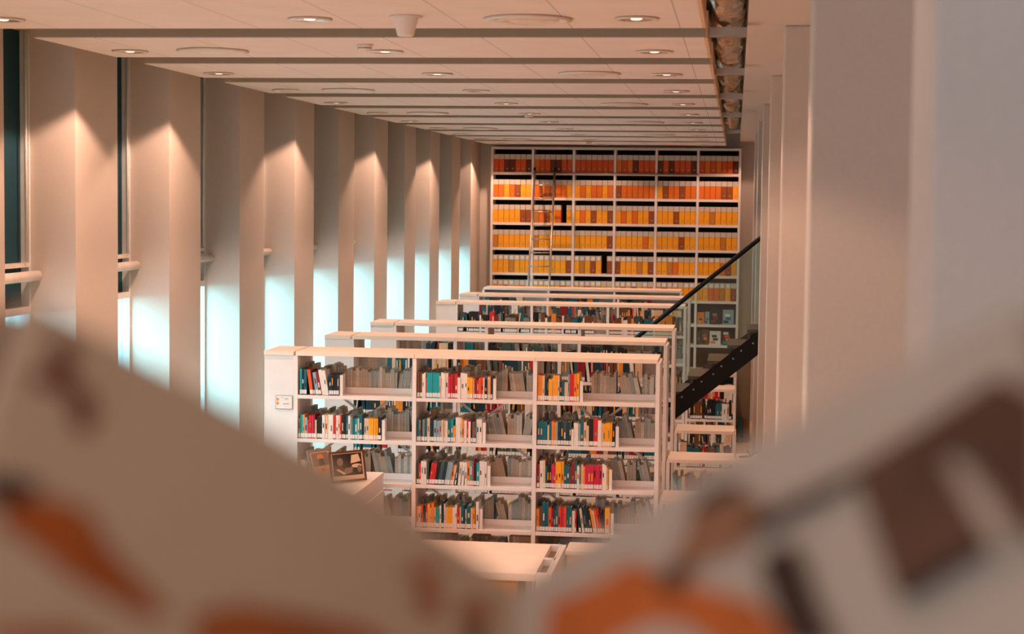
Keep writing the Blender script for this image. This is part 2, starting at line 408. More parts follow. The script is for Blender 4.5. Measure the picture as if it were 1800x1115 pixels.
SEQ = {  # (bay, shelf): start pixel, then books as code width height lean
 (0, 0): (526, 'c4 47,k4 47,t5 46,e6 46 L8,k3 44 L8,l6 41 L9,d5 42 L9,w6 46 L10,w6 45 L10,n4 38,k4 38,k4 38,k3 38,n3 38,END'),
 (0, 1): (522, 'g3 36,c5 43,o3 43,l5 38,r3 34,r4 42,p4 42,d3 43,s3 34,k5 40,k5 40,w5 43,s5 43,w4 44,w6 44,r5 41,w4 43,w3 43,e3 43,n4 41,k4 43,t4 43,w4 43,g4 41,t4 38,c5 38,w3 38,t6 46,n3 42,s4 39,s5 39,y4 39,y4 39,y4 39,y4 39,k6 42,END'),
 (0, 2): (526, 's5 38,w5 37,s4 36,k3 38,w4 40,c4 40,n4 41,k5 40,t4 42,w5 40,n5 41,b4 43,k4 44,r4 46,n5 44,w4 40,g4 40'),
 (1, 0): (728, 'b4 47,b5 46,w3 43,w3 45,e2 35,c5 45,c5 45,c5 45,c4 45,c4 45,s2 40,w4 46,w4 45,w5 45,p4 39,r4 43,d4 44,r5 44,w5 38,w8 46,w4 45,y5 39,y5 38,s3 36,d4 36,r4 34,e4 38,e4 39,w2 38,k5 36,s4 40,o2 41,n3 40,END'),
 (1, 1): (728, 't4 40,g3 39,k3 40,g4 40,t4 42,s5 42,n3 40,k4 44,l5 39,l5 38,l4 38,s3 40,s4 39,w4 38,t5 41,c5 41,o4 30,w4 45,w4 45,s4 45,o3 42,w5 40,r3 40,w4 38,k3 41,r3 38,t4 37,w5 43,w5 43,END'),
 (1, 2): (728, 'm4 41,r4 38,w5 42,w5 42,m4 40,r5 39 R8,r5 38 R8,k6 42 R8,m6 42 R9,n5 42 R9,l5 42 R10,l5 41 R10,o4 36 R10,s3 36 R10,m3 38 R8,w5 42 R5,w4 42 R3,w4 42,o5 44,c4 45,r3 45,k5 41,c5 41,w5 45,w4 45,w4 44,END'),
 (1, 3): (728, 'o4 38,s4 38,e4 39,k5 40,r3 40,y5 43,s2 36,o5 45,s3 37,c7 36,w3 41,n5 49,w2 44,s4 38,y4 38,y5 38,w5 38,w3 43,r5 37,s2 38,t5 43,n3 43,w2 36,t8 42,s3 38,y4 38,d2 40,w5 50,END'),
 (2, 0): (938, 'o4 46,o4 45,s4 45,n4 36,k3 42,y6 39,s2 41,y8 46,s3 46,n5 35,t4 35,s6 34,l3 48,r8 49,o4 49,y5 50,END'),
 (2, 1): (938, 't5 42,t5 42,t4 41,t4 41,s3 36,t4 42,o4 43,o4 41,l3 42,n5 42,n5 42,m5 42,n5 42,m4 42,w4 30,w8 41,l4 40,t6 45,s5 43,s4 37,k8 49,r8 50,w6 47,s3 42,y4 41,y4 42,y4 43,y4 43,k5 42,END'),
 (2, 2): (937, 'd5 41,w6 49,s4 50,t3 40,k4 44,k4 44,p4 43,p3 42,y5 48,y5 48,y5 48,t5 42,t5 42,b3 40,d6 47,t4 48,w4 42,g3 40,s4 44,o3 41,p5 43,p5 43,p5 43,p5 43,p5 43,p5 43,w5 46,w3 44,y3 40,END'),
 (2, 3): (936, 'o5 41,b6 43,t5 53,t6 52,e5 44,d4 40,m3 38,t5 45,e4 45,r3 44,p3 44,e4 45,t5 45,t5 45,w5 39,e3 38,n4 47 L6,s4 44 L8,n5 47 L9,n4 44 L9,k4 42 L9,o4 44 L11,s3 42 L11,e4 42 L12,r4 42 L12,k3 38 L10,y9 46,END'),
}
bayn = ['left', 'middle', 'right']; shn = ['top', 'second', 'third', 'fourth']
cnt = 0; ends = {}
Y1 = 14.24
for (bay, sh), (px, seq) in SEQ.items():
    z = BZ[Y1][sh]
    x = ray(px, 350 + (z - H) * -PXM).x * (Y1 + .02) + .004
    x = max(x, SX0 + .03 + bay * 1.0 + .022)
    items = seq.split(','); prev = 0
    bayend = SX0 + .03 + (bay + 1) * 1.0 - .02
    for i, it in enumerate(items):
        if it == 'END':
            b = MB().box(.004, .007, .0, .2, 0, .17, M['white']).box(-.02, .004, .02, .18, 0, .001, M['white'])
            b.box(.007, .03, 0, .003, 0, .17, M['white'])
            o = b.build('book_end', loc=(x, Y1 + .02, z + .0004)); tag(o, 'white metal book end closing the %s shelf row in the %s bay, nearest bookcase' % (shn[sh], bayn[bay]), 'book end', 'white book ends')
            ends[(bay, sh)] = x + .03; break
        q = it.split(); code = q[0][0]; wd = float(q[0][1:]) / PXM * .985; ht = float(q[1]) / PXM * 1.0
        lean = 0
        if len(q) > 2: lean = (-1 if q[2][0] == 'L' else 1) * float(q[2][1:])
        a = math.radians(lean); cw = wd / math.cos(a)
        if lean > prev and lean > 0: pass
        if lean >= 0 and prev < 0: x += 0
        if lean < 0 and lean < prev: x += math.sin(math.radians(min(prev, 0) - lean)) * ht + .001
        if lean > 0 and prev > lean + .1: x += .002
        if x + cw > bayend: break
        bx = x if lean <= 0 else x
        lab = '%s book, %s from left on %s shelf, %s bay of nearest bookcase' % (NAMES[code], nth(i), shn[sh], bayn[bay])
        book(code, wd, ht, random.choice((.15, .17, .19)), bx, Y1 + .012 + random.choice((0, .004, .008)), z + .0015 , lean, lab, 'coloured books in the nearest bookcase')
        cnt += 1
        nxt = items[i + 1].split() if i + 1 < len(items) and items[i + 1] != 'END' else None
        nl = 0
        if nxt and len(nxt) > 2: nl = (-1 if nxt[2][0] == 'L' else 1) * float(nxt[2][1:])
        x += cw + .0006
        if lean > 0 and nl < lean: x += math.sin(math.radians(lean - nl)) * ht * (1 if nl <= 0 else 1)
        prev = lean
        if lean == 0 and nl > 0: pass
        ends[(bay, sh)] = x
# back row of the nearest bookcase: page edges face the camera
def back_fill(xa, xb, Y, z, rnd, hmax):
    out = []; x = xa; l = 0; run = rnd.randrange(3, 12)
    while x < xb - .02:
        wd = rnd.uniform(.016, .034); ht = rnd.uniform(.17, .212) if rnd.random() < .75 else rnd.uniform(.212, hmax - .04)
        if run <= 0:
            if l > 0: x += math.sin(math.radians(l)) * .24
            ol = l; l = rnd.choice((0, 0, -9, -13, 8)) if l == 0 else 0; run = rnd.randrange(3, 9)
            if l < 0: x += math.sin(math.radians(-l)) * .24
        need = wd / math.cos(math.radians(l)) + .001
        if x + need + (math.sin(math.radians(l)) * ht if l > 0 else 0) > xb: break
        out.append((x, Y, z, wd, l, ht)); x += need; run -= 1
    return out
stuff = MB()
# every other shelf of the hall
def fill_front(xa, xb, Y, z, rnd, pal, hmin, hmax, fill):
    x = xa; lim = xa + (xb - xa) * fill
    while x < lim:
        code = rnd.choice(pal); run = rnd.choice((1, 1, 1, 2, 3, 4)); ht = rnd.uniform(hmin, hmax); wd = rnd.uniform(.016, .034)
        lean = rnd.choice((0, 0, 0, 0, 0, -7, 7)) if run < 3 else 0
        if lean: x += math.sin(math.radians(abs(lean))) * ht * (1 if lean < 0 else .1)
        for _ in range(run):
            if x + wd + (math.sin(math.radians(lean)) * ht if lean > 0 else 0) > xb: return x
            T = Matrix.Translation((x, Y + rnd.uniform(0, .01), z + max(0, wd * math.sin(math.radians(lean))))) @ Matrix.Rotation(math.radians(lean), 4, 'Y')
            dp = rnd.uniform(.14, .19)
            stuff.box(0, wd, 0, .004, 0, ht, MB_[code], T).box(0, wd, .004, dp, 0, ht - .004, rnd.choice((M['page'], MB_['k'], MB_[code])), T)
            stuff.box(.001, wd - .001, -.0012, 0, .01, .045, M['sticker'], T)
            if rnd.random() < .5: stuff.box(wd * .3, wd * .7, -.0014, 0, ht * .35, ht * rnd.uniform(.5, .8), MB_[rnd.choice('wksy')], T)
            x += wd / math.cos(math.radians(lean)) + .0006
        if lean > 0: x += math.sin(math.radians(lean)) * ht
    return x
rnd = random.Random(5)
ind_back = 0
for bay in range(3):
    for sh in range(5):
        z = BZ[Y1][sh]; a = SX0 + .03 + bay + .02; b_ = SX0 + .03 + bay + .98
        if sh == 4: fill_front(a, b_, Y1 + .012, z + .0015, rnd, 'ttnnkcrowg', .22, .29, .6)
        if sh == 0 and bay == 2: a = a + .42
        its = back_fill(a, b_, Y1 + .262, z + .0015, rnd, .285)
        if sh == 4: its = [(t[0], t[1], t[2], t[3], t[4], .285 if t[4] == 0 else .25) for t in its]
        e0 = ends.get((bay, sh), a)
        vis = [t for t in its if t[0] > e0 - .12 ]
        for t in its:
            if sh <= 3 and t in vis and cnt + ind_back < 320 and sh in (0, 1, 2, 3) and (sh < 2):
                i = vis.index(t)
                book('g', round(t[3], 3), round(t[5], 3), .2, t[0], t[1], t[2], t[4],
                     'grey book fore-edge, %s in back row, %s shelf, %s bay, nearest bookcase' % (nth(i), shn[sh], bayn[bay]), 'back row books seen by their page edges', back=True)
                ind_back += 1
            else:
                T = Matrix.Translation((t[0], t[1], t[2] + max(0, t[3] * math.sin(math.radians(t[4]))))) @ Matrix.Rotation(math.radians(t[4]), 4, 'Y')
                stuff.box(0, t[3], 0, .2, 0, t[5], GR[rnd.randrange(4)], T)
for Y, x0, _l in rows_[1:]:
    for bay in range(3):
        for sh in range(5):
            if Y > 20 and sh > 3: continue
            z = BZ[Y][sh] + .0015; a = x0 + bay + .02; b_ = x0 + bay + .98
            pal = 'tttccnnkkmowwsrl' if (Y < 18 and bay == 0) else 'ttnnkkmmbbwwsrodgg'
            if not (Y == 18.69 and sh == 0 and bay > 0) and not (Y < 18 and sh == 0 and bay == 2 and 0):
                st = a + (.32 if (Y in (16.55, 18.69) and sh == 0 and bay == 0) else 0)
                fill_front(st, b_, Y + .012, z, rnd, pal, .19 if not (Y == 18.69) else .17, .27 if Y != 18.69 else .2, rnd.uniform(.62, 1))
            elif sh == 0: fill_front(a, b_, Y + .012, z, rnd, 'kmmng', .12, .2, .95)
            for t in back_fill(a, b_, Y + .262, z, rnd, .27):
                T = Matrix.Translation((t[0], t[1], t[2] + max(0, t[3] * math.sin(math.radians(t[4]))))) @ Matrix.Rotation(math.radians(t[4]), 4, 'Y')
                stuff.box(0, t[3], 0, .2, 0, t[5], GR[rnd.randrange(4)], T)
for bay in range(3):
    for sh in range(2):
        fill_front(-3.8 + bay + .02, -3.8 + bay + .98, 26.622, bzs(ZT6)[sh] + .0015, rnd, 'rttkkncsowd', .18, .25, rnd.uniform(.5, .9))
for Y in lowlab:
    for z in (LOWZ - .40, LOWZ - .78):
        xe = fill_front(-.54, .03 - .02, Y + .012, z + .0015, rnd, 'kkkntrcwbbbds', .19, .27, .5 if Y < 17 else .96)
        for t in back_fill(-.54, .01, Y + .262, z + .0015, rnd, .28):
            T = Matrix.Translation((t[0], t[1], t[2] + max(0, t[3] * math.sin(math.radians(t[4]))))) @ Matrix.Rotation(math.radians(t[4]), 4, 'Y')
            stuff.box(0, t[3], 0, .2, 0, t[5], GR[rnd.randrange(4)], T)
o = stuff.build('shelved_books'); tag(o, 'all the remaining books on the farther, lower and back shelves of the hall', 'books', kind='stuff')

# sign plate on the end panel of the nearest bookcase
p = atY(499, 708, 14.235); e = empty('shelf_sign', (p.x, 14.246, p.z)); tag(e, 'small pale sign plate with two orange dots on the nearest bookcase end', 'sign')
MB().box(-.068, .068, -.006, 0, -.052, .055, M['white']).build('plate', e, .002)
MB().box(-.072, .072, -.004, 0, -.056, -.053, M['steel']).box(-.072, .072, -.004, 0, .056, .059, M['steel']).box(-.072, -.069, -.004, 0, -.053, .056, M['steel']).box(.069, .072, -.004, 0, -.053, .056, M['steel']).build('rim', e)
q = MB()
for zz in (.028, -.006): q.prism([(-.062, -.0075, zz - .014), (-.062, -.0075, zz + .014), (-.048, -.0075, zz + .008), (-.042, -.0075, zz - .002), (-.048, -.0075, zz - .012)], (0, .001, 0), MB_['o'])
q.build('orange_marks', e)
q = MB()
for i_, (xa, xb, zz) in enumerate(((-.02, -.012, .04), (.005, .035, .028), (-.008, .04, -.014))):
    x = xa
    while x < xb: q.box(x, x + .0045, -.0075, -.0065, zz, zz + .006, MB_['g']); x += .0065
q.build('small_lettering', e)

# ------------------------------------------------------------------ far shelving with archive files
FY = 30.98; FX0, FX1 = -4.29, .055; NB = 6; bw = (FX1 - FX0) / NB
ft = H + .935
fb = [ft - .444 * k for k in range(1, 7)] + [H - 2.14, H - 2.50, H - 2.92, H - 3.3]
e = empty('archive_shelving', (FX0, FY, 0)); tag(e, 'tall white wall shelving across the far end full of orange archive files', 'shelving')
Lc = (-FX0, -FY, 0)
for i in range(NB + 1):
    x = FX0 + i * bw; MB().box(x - .021, x + .021, FY, YF - .01, 0, ft, M['white']).build('upright', e, .002, loc=Lc)
for i in range(NB):
    a, b_ = FX0 + i * bw + .0215, FX0 + (i + 1) * bw - .0215
    for z in fb: MB().box(a, b_, FY + .004, YF - .03, z - .045, z, M['white']).build('shelf', e, .002, loc=Lc)
    MB().box(a, b_, FY + .004, YF - .03, ft - .04, ft, M['white']).build('top_panel', e, .002, loc=Lc)
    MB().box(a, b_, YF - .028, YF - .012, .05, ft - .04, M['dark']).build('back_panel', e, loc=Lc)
fcol = dict(A=(214, 84, 20), B=(228, 112, 18), C=(250, 168, 24), D=(150, 78, 28), E=(104, 44, 20), G=(196, 128, 48))
fm = {k: mat('archive ' + k, v, .6, var=.04, scale=20) for k, v in fcol.items()}
fm['T'] = mat('archive label', (206, 192, 176), .6, var=.03); fm['L'] = mat('archive paper label', (232, 224, 214), .6, var=.02)
fn = dict(A='red orange', B='orange', C='amber yellow', D='brown', E='dark brown', G='ochre')
protof = {}
fr = random.Random(3); pats = ['AAABAEA', 'BCBCBDB', 'CCCDCCG', 'CCDCCDC', 'CCGCDCC', 'CDCCBCC']
bayw_ = (bw - .043) / 7
rown = ['top', 'second', 'third', 'fourth', 'fifth', 'sixth']
for r in range(6):
    for bcol in range(NB):
        if r == 0: pal = 'AAAABEAE'  # weaker light near the ceiling is put into redder, darker upper-row colours
        elif r == 1: pal = 'BBCBDCBC'
        else: pal = 'CCCCCCDGBC'
        for s in range(7):
            if (r, bcol, s) in ((2, 1, 5), (4, 2, 5)): continue
            c = fr.choice(pal); lb = r >= 4 and (s < 4 or fr.random() < .5)
            key = (c, lb)
            if key not in protof:
                o = MB().box(0, bayw_ - .007, 0, .26, 0, .222, fm[c]).build('archive_file')
                MB().box(0, bayw_ - .007, 0, .26, .2255, .312, fm['T']).build('pale_top', o)
                MB().tube((bayw_ / 2, -.002, .06), (bayw_ / 2, 0, .06), .012, M['steel'], 10).build('finger_hole', o)
                if lb: MB().box(.02, bayw_ - .023, -.002, 0, .24, .296, fm['L']).build('label', o)
                protof[key] = o
            else: o = copy_tree(protof[key])
            x = FX0 + bcol * bw + .023 + s * bayw_
            o.location = (x, FY + .02, fb[r] + .0008)
            tag(o, '%s archive file, %s from left, %s row, %s bay of the far shelving' % (fn[c], nth(s), rown[r], nth(bcol)), 'archive file', 'archive files on the far wall')
# magazines in the last bay
def mag(x0, x1, y0, y1, cs, lab):
    a = atY(x0, y1, FY + .05); b_ = atY(x1, y0, FY + .05); z = min(fb, key=lambda q: abs(q - a.z)) + .001; hh = b_.z - a.z
    root = MB().box(a.x, b_.x, FY + .05, FY + .062, z, z + hh, MB_[cs[0]]).build('magazine'); tag(root, lab, 'magazine', 'magazines in the far shelving')
    w_ = b_.x - a.x; q = MB()
    for i, c in enumerate(cs[1:]):
        u = .12 + .55 * ((i * 37) % 10) / 10; v_ = .1 + .22 * i
        q.box(a.x + w_ * u * .6, a.x + w_ * min(.94, u * .6 + .45), FY + .0485, FY + .05, z + hh * v_, z + hh * (v_ + .18), MB_[c])
    q.build('cover_print', root)
mag(1225, 1238, 552, 573, 'osb', 'orange magazine standing leftmost on the upper display shelf, far shelving')
mag(1239, 1247, 551, 573, 'lkt', 'narrow blue grey magazine between the orange one and the dark one')
mag(1248, 1267, 546, 573, 'kbdg', 'dark magazine with brown picture on the upper display shelf')
mag(1270, 1290, 547, 573, 'lntw', 'pale blue magazine rightmost on the upper display shelf')
mag(1224, 1232, 582, 606, 'mtg', 'dark green magazine leftmost on the lower display shelf')
mag(1233, 1246, 580, 606, 'bkog', 'brown magazine with orange edge on the lower display shelf')
mag(1247, 1267, 582, 606, 'wonk', 'white magazine with orange and navy print on the lower display shelf')
mag(1269, 1289, 582, 606, 'kcoew', 'black magazine with orange and turquoise print on the lower display shelf')
# ladder and its rail
rz = atY(1000, 305, FY - .03).z
o = MB().tube((atY(937, 304, FY).x, FY - .05, rz), (atY(1228, 307, FY).x, FY - .05, rz), .014, M['steel'], 10).build('ladder_rail')
tag(o, 'long steel ladder rail along the second shelf line of the far shelving', 'rail')
A = [atY(940, 302, FY - .09), atY(975, 302, FY - .09)]
Bt = [atY(928, 510, 30.3), atY(965, 512, 30.3)]
e = empty('library_ladder', (A[0].x, 30.3, 0)); tag(e, 'slim steel library ladder leaning against the orange archive shelving', 'ladder'); Lc = (-A[0].x, -30.3, 0)
end = []
for a, b_ in zip(A, Bt):
    d = (b_ - a); t = (0.02 - a.z) / d.z; g = a + d * t; end.append(g)
    if g.y < 28.3: pass
for a, g in zip(A, end): MB().tube(a, g, .019, M['steel'], 8).build('side_rail', e, loc=Lc)
for i in range(1, 16):
    t = i / 16.5; MB().tube(A[0].lerp(end[0], t), A[1].lerp(end[1], t), .013, M['steel'], 8).build('rung', e, loc=Lc)
for a in A: MB().tube(a + Vector((-.02, .0, .045)), a + Vector((.02, .0, .045)), .03, M['black'], 14).build('hook_wheel', e, loc=Lc)

# ------------------------------------------------------------------ staircase
SY0, SY1 = 20.25, 21.25
pa = atY(1187, 737, SY0); pb = atY(1330, 626, SY0)            # lower edge of the near stringer
sl = (pb.z - pa.z) / (pb.x - pa.x); xs = pa.x - pa.z / sl
tread = .222; rise = tread * sl; xe = 1.9
e = empty('staircase', (xs, SY0, 0)); tag(e, 'black steel staircase with dark treads climbing right behind the third bookcase', 'staircase'); Lc = (-xs, -SY0, 0)
def Zs(x): return (x - xs) * sl
SH = .27
for y in (SY0, SY1 - .012):
    MB().prism([(xs - SH / sl, y, .0), (xs, y, 0.0), (xe, y, Zs(xe)), (xe, y, Zs(xe) + SH)], (0, .012, 0), M['black']).build('stringer', e, loc=Lc)
n = int((xe - xs) / tread) + 1
for i in range(n):
    x = xs - .1 + i * tread; z = Zs(x + tread / 2) + SH + .03
    if z > Zs(xe) + SH: break
    MB().box(x, x + tread + .03, SY0 + .013, SY1 - .013, z - .035, z, M['tread']).build('tread', e, .002, loc=Lc)
    if i: MB().box(x + .025, x + .035, SY0 + .013, SY1 - .013, max(.01, z - rise + .001), z - .036, M['black']).build('riser', e, loc=Lc)
    for dx, dz in ((.07, -.09), (.16, -.07)):
        if Zs(x) + .1 > 0.1: MB().tube((x + dx, SY0 - .006, Zs(x + dx) + SH + dz), (x + dx, SY0, Zs(x + dx) + SH + dz), .011, M['steel'], 8).build('bolt', e, loc=Lc)
ha = atY(1130, 585, SY0); hb = atY(1335, 420, SY0); hs = (hb.z - ha.z) / (hb.x - ha.x)
def Zh(x): return ha.z + (x - ha.x) * hs
x0, x1 = ha.x - .35, xe
MB().tube((x0, SY0 + .02, Zh(x0)), (x1, SY0 + .02, Zh(x1)), .027, M['black'], 12).build('handrail', e, loc=Lc)
MB().prism([(x0 + .05, SY0 - .014, Zs(x0 + .05) + SH + .01), (x1, SY0 - .014, Zs(x1) + SH + .01), (x1, SY0 - .014, Zh(x1) - .03), (x0 + .05, SY0 - .014, Zh(x0 + .05) - .03)], (0, .01, 0), M['balus']).build('glass_balustrade', e, loc=Lc)
MB().box(xe, 3.19, SY0, SY1, Zs(xe) + .1, Zs(xe) + SH + .02, M['tread']).build('landing', e, loc=Lc)
MB().box(3.0, 3.15, SY0 + .2, SY1 - .2, 0, Zs(xe) + .1, M['black']).build('landing_post', e, loc=Lc)

# ------------------------------------------------------------------ foreground furniture of the hall
# low cabinet with the two picture frames
zc = 1.15; c1 = atZ(678, 828, zc); xc1 = c1.x; yc1 = 14.16; yc0 = 12.2; xc0 = xc1 - .62
e = empty('display_cabinet', (xc0, yc0, 0)); tag(e, 'white cabinet with two picture frames on top, left of the bookcases', 'cabinet'); Lc = (-xc0, -yc0, 0)
MB().box(xc0 + .004, xc1 - .004, yc0 + .004, yc1 - .004, 0, zc - .03, M['white']).build('body', e, .003, loc=Lc)
MB().box(xc0, xc1, yc0, yc1, zc - .029, zc, M['topw']).build('top', e, .002, loc=Lc)
MB().box(xc1 - .003, xc1 + .012, yc0 + .03, yc1 - .06, .62, zc - .14, M['white']).build('side_panel', e, .002, loc=Lc)
MB().box(xc1 - .003, xc1 + .012, yc0 + .03, yc1 - .06, .08, .61, M['white']).build('side_panel', e, .002, loc=Lc)
def frame(px, pyb, wpx, hpx, lab, tilt, ins, col, bk):
    b0 = atZ(px, pyb, zc); k = 3100 / b0.y; w_, h_ = wpx / k, hpx / k
    e = empty('picture_frame', (b0.x, b0.y, zc + .009)); tag(e, lab, 'picture frame'); e.rotation_euler = (math.radians(bk), 0, math.radians(tilt))
    t = .016
    q = MB().box(-w_ / 2, w_ / 2, 0, .02, 0, t, col).box(-w_ / 2, w_ / 2, 0, .02, h_ - t, h_, col).box(-w_ / 2, -w_ / 2 + t, 0, .02, t, h_ - t, col).box(w_ / 2 - t, w_ / 2, 0, .02, t, h_ - t, col)
    q.build('frame_moulding', e, .002)
    q = MB().box(-w_ / 2 + t, w_ / 2 - t, .008, .016, t, h_ - t, M['photol']); ph = q.build('photograph', e)
    def P(pts, m, d): return [((u - .5) * (w_ - 2 * t), .008 - d, t + v * (h_ - 2 * t)) for u, v in pts]
    q = MB()
    for i, (pts, m) in enumerate(ins): q.prism(P(pts, m, .0006 + i * .0004), (0, .0003, 0), m)
    q.build('photo_image', ph)
    q = MB().prism([(-.02, .02, h_ * .7), (.02, .02, h_ * .7), (.02, .12, .004 + .12 * math.tan(math.radians(-bk))), (-.02, .12, .004 + .12 * math.tan(math.radians(-bk)))], (0, .003, 0), col); q.build('easel_leg', e)
def blob(cx, cy, rx, ry, n=14, ph=0): return [(cx + rx * math.cos(2 * math.pi * i / n + ph), cy + ry * math.sin(2 * math.pi * i / n + ph)) for i in range(n)]
D_, L_, M_ = M['photo'], M['photol'], M['photom']
frame(615, 849, 74, 56, 'dark framed black and white photo of a seated writer, on the white cabinet', 44,
      [([(.04, .16), (.96, .16), (.96, .97), (.04, .97)], D_), (blob(.27, .68, .10, .15), M_), ([(.12, .5), (.34, .56), (.42, .3), (.2, .22), (.08, .3)], M['brown']),
       ([(.60, .6), (.92, .66), (.86, .93), (.64, .9)], L_), (blob(.78, .5, .16, .07, ph=.4), L_), (blob(.86, .38, .07, .14), M_), ([(.3, .2), (.62, .26), (.66, .46), (.42, .44)], M_), ([(.12, .4), (.2, .42), (.42, .24), (.36, .2)], L_)], M['brown'], -12)
frame(574, 850, 58, 62, 'pale framed colour photo left of the dark frame, on the white cabinet', 58,
      [([(.1, .5), (.9, .5), (.9, .95), (.1, .95)], M_), (blob(.5, .8, .16, .1), MB_['o']), ([(.36, .45), (.64, .45), (.62, .74), (.4, .74)], D_), ([(.2, .3), (.8, .3), (.66, .5), (.34, .5)], MB_['y']), (blob(.5, .36, .08, .05), MB_['r'])], M['cab'], -19)
# white reading table with a slotted channel
zt = .75; t0 = atZ(976, 957, zt); t1 = atZ(934, 1009, zt); tx1 = (t0.x + t1.x) / 2; ty0, ty1 = t1.y, t0.y; tx0 = tx1 - 1.28
e = empty('reading_table', (tx0, ty0, 0)); tag(e, 'white table with a slotted right edge in front of the nearest bookcase', 'table'); Lc = (-tx0, -ty0, 0)
MB().box(tx0, tx1, ty0, ty1, zt - .055, zt, M['topw']).build('tabletop', e, .003, loc=Lc)
ch = MB(); xa, xb = tx1 + .001, tx1 + .085
ch.box(xa, xb, ty0, ty0 + .06, zt - .12, zt, M['white']).box(xa, xb, ty1 - .04, ty1, zt - .12, zt, M['white'])
ym = (ty0 + ty1) / 2; ch.box(xa, xb, ym - .03, ym + .03, zt - .12, zt, M['white']); ch.box(xb - .012, xb, ty0 + .06, ty1 - .04, zt - .12, zt, M['white'])
ch.build('edge_channel', e, loc=Lc)
MB().box(xa, xb - .013, ty0 + .061, ty1 - .041, zt - .09, zt - .05, M['cable']).build('channel_lining', e, loc=Lc)  # brown, unevenly toned fill inside the edge recesses
MB().box(xb + .001, xb + .03, ty0, ty1, 0, zt - .002, M['white']).build('side_panel', e, .002, loc=Lc)
for x in (tx0 + .05, tx1 - .07):
    for y in (ty0 + .04, ty1 - .08): MB().box(x, x + .035, y, y + .035, 0, zt - .056, M['steel']).build('leg', e, .002, loc=Lc)
# yellow chair-back behind table and yellow fronted sideboard
e = empty('yellow_pedestal', (tx1 - .75, ty0 + .2, 0)); tag(e, 'yellow drawer unit standing underneath the white slotted table', 'drawer unit')
MB().box(0, .6, 0, .5, 0, .66, M['yellow']).build('body', e, .003)
for z in (.04, .25, .46): MB().box(.01, .59, -.018, -.001, z, z + .18, M['yellow']).build('drawer', e, .002)
sx0, sx1 = xb + .045, xb + 1.35; sy0 = atZ(1000, 969, zt).y; sy1 = atZ(1000, 953, zt).y
e = empty('sideboard', (sx0, sy0, 0)); tag(e, 'white topped sideboard with yellow front, right of the slotted table', 'sideboard'); Lc = (-sx0, -sy0, 0)
MB().box(sx0, sx1, sy0, sy1, zt - .03, zt, M['topw']).build('top', e, .002, loc=Lc)
MB().box(sx0 + .01, sx1 - .01, sy0 + .03, sy1 - .01, .0, zt - .031, M['white']).build('body', e, .002, loc=Lc)
for i in range(2):
    MB().box(sx0 + .02 + i * .64, sx0 + .64 + i * .64, sy0 + .01, sy0 + .029, .06, zt - .06, M['yellow']).build('door', e, .002, loc=Lc)

# ------------------------------------------------------------------ open book on the parapet, right in front of the camera
PG = mat('aged paper', (196, 168, 138), .85, var=.03, scale=12)
PG2 = mat('grey paper', (190, 176, 156), .85, var=.03, scale=12)
CV = mat('book cloth', (120, 84, 60), .7)
G = atY(908, 1032, .78)
sdir = Vector((0, -.69, -.72)).normalized()
Pl = atY(60, 528, .615); Pr = atY(1792, 538, .64)
LEN = .34
def page(P, name, m, parent, side):
    wv = P - G; wl = wv.length; nrm = wv.cross(sdir).normalized()
    if nrm.z < 0: nrm = -nrm
    b = MB(); NU, NV = 14, 6; vs = []
    for l in (0, 1):
        for i in range(NU + 1):
            u = i / NU; bul = .006 * math.sin(u * math.pi) * (1 if l == 0 else .4) - (l * (.014 * (1 - .15 * u)))
            for j in range(NV + 1): vs.append(tuple(G + wv * u + sdir * LEN * j / NV + nrm * bul))
    K = (NU + 1) * (NV + 1); fs = []
    for l in (0, 1):
        for i in range(NU):
            for j in range(NV): a = l * K + i * (NV + 1) + j; fs.append((a, a + 1, a + NV + 2, a + NV + 1))
    for i in range(NU):
        for j in (0, NV): a = i * (NV + 1) + j; fs.append((a, a + NV + 1, K + a + NV + 1, K + a))
    for j in range(NV):
        for i in (0, NU): a = i * (NV + 1) + j; fs.append((a, a + 1, K + a + 1, K + a))
    o = b.add(vs, fs, m, smooth=False).build(name, parent)
    c = MB(); q = [G - nrm * .016 - sdir * .004, G + wv * 1.02 - nrm * .016 - sdir * .004, G + wv * 1.02 - nrm * .016 + sdir * (LEN + .004), G - nrm * .016 + sdir * (LEN + .004)]
    c.prism(q, -nrm * .003, CV).build('cover', parent)
    return nrm, o
e = empty('open_book', (0, 0, 0)); tag(e, 'large blurred open picture book right in front of the camera', 'book')
nl, pl = page(Pl, 'left_page', PG, e, -1); nr, pr = page(Pr, 'right_page', PG2, e, 1)
def onpage(x, y, nrm, P, off=.0):
    d = RT @ Vector((x - CX, CY - y, -F)); d.normalize(); C0 = Vector((0, 0, H))
    wv = P - G
    pt = C0 + d * ((G + nrm * .004 - C0).dot(nrm) / d.dot(nrm))
    u = (pt - G).dot(wv) / wv.length_squared; u = max(0, min(1, u))
    bul = .006 * math.sin(u * math.pi) + off
    return C0 + d * ((G + nrm * bul - C0).dot(nrm) / d.dot(nrm))
def prints(shapes, nrm, P, parent):
    for i, (pts, col, nm) in enumerate(shapes):
        m = mat('print ' + nm, col, .8, var=.18, scale=30)
        q = [onpage(x, y, nrm, P, .0012 + i * .0004) for x, y in pts]
        # split into a fan around the centroid so it follows the curved sheet
        c = Vector((sum(p.x for p in q), sum(p.y for p in q), sum(p.z for p in q))) / len(q)
        MB().add([tuple(c)] + [tuple(p) for p in q], [(0, j + 1, (j + 1) % len(q) + 1) for j in range(len(q))], m).build(nm, parent)
def bl(cx, cy, rx, ry, n=16): return [(cx + rx * math.cos(2 * math.pi * i / n), cy + ry * math.sin(2 * math.pi * i / n)) for i in range(n)]
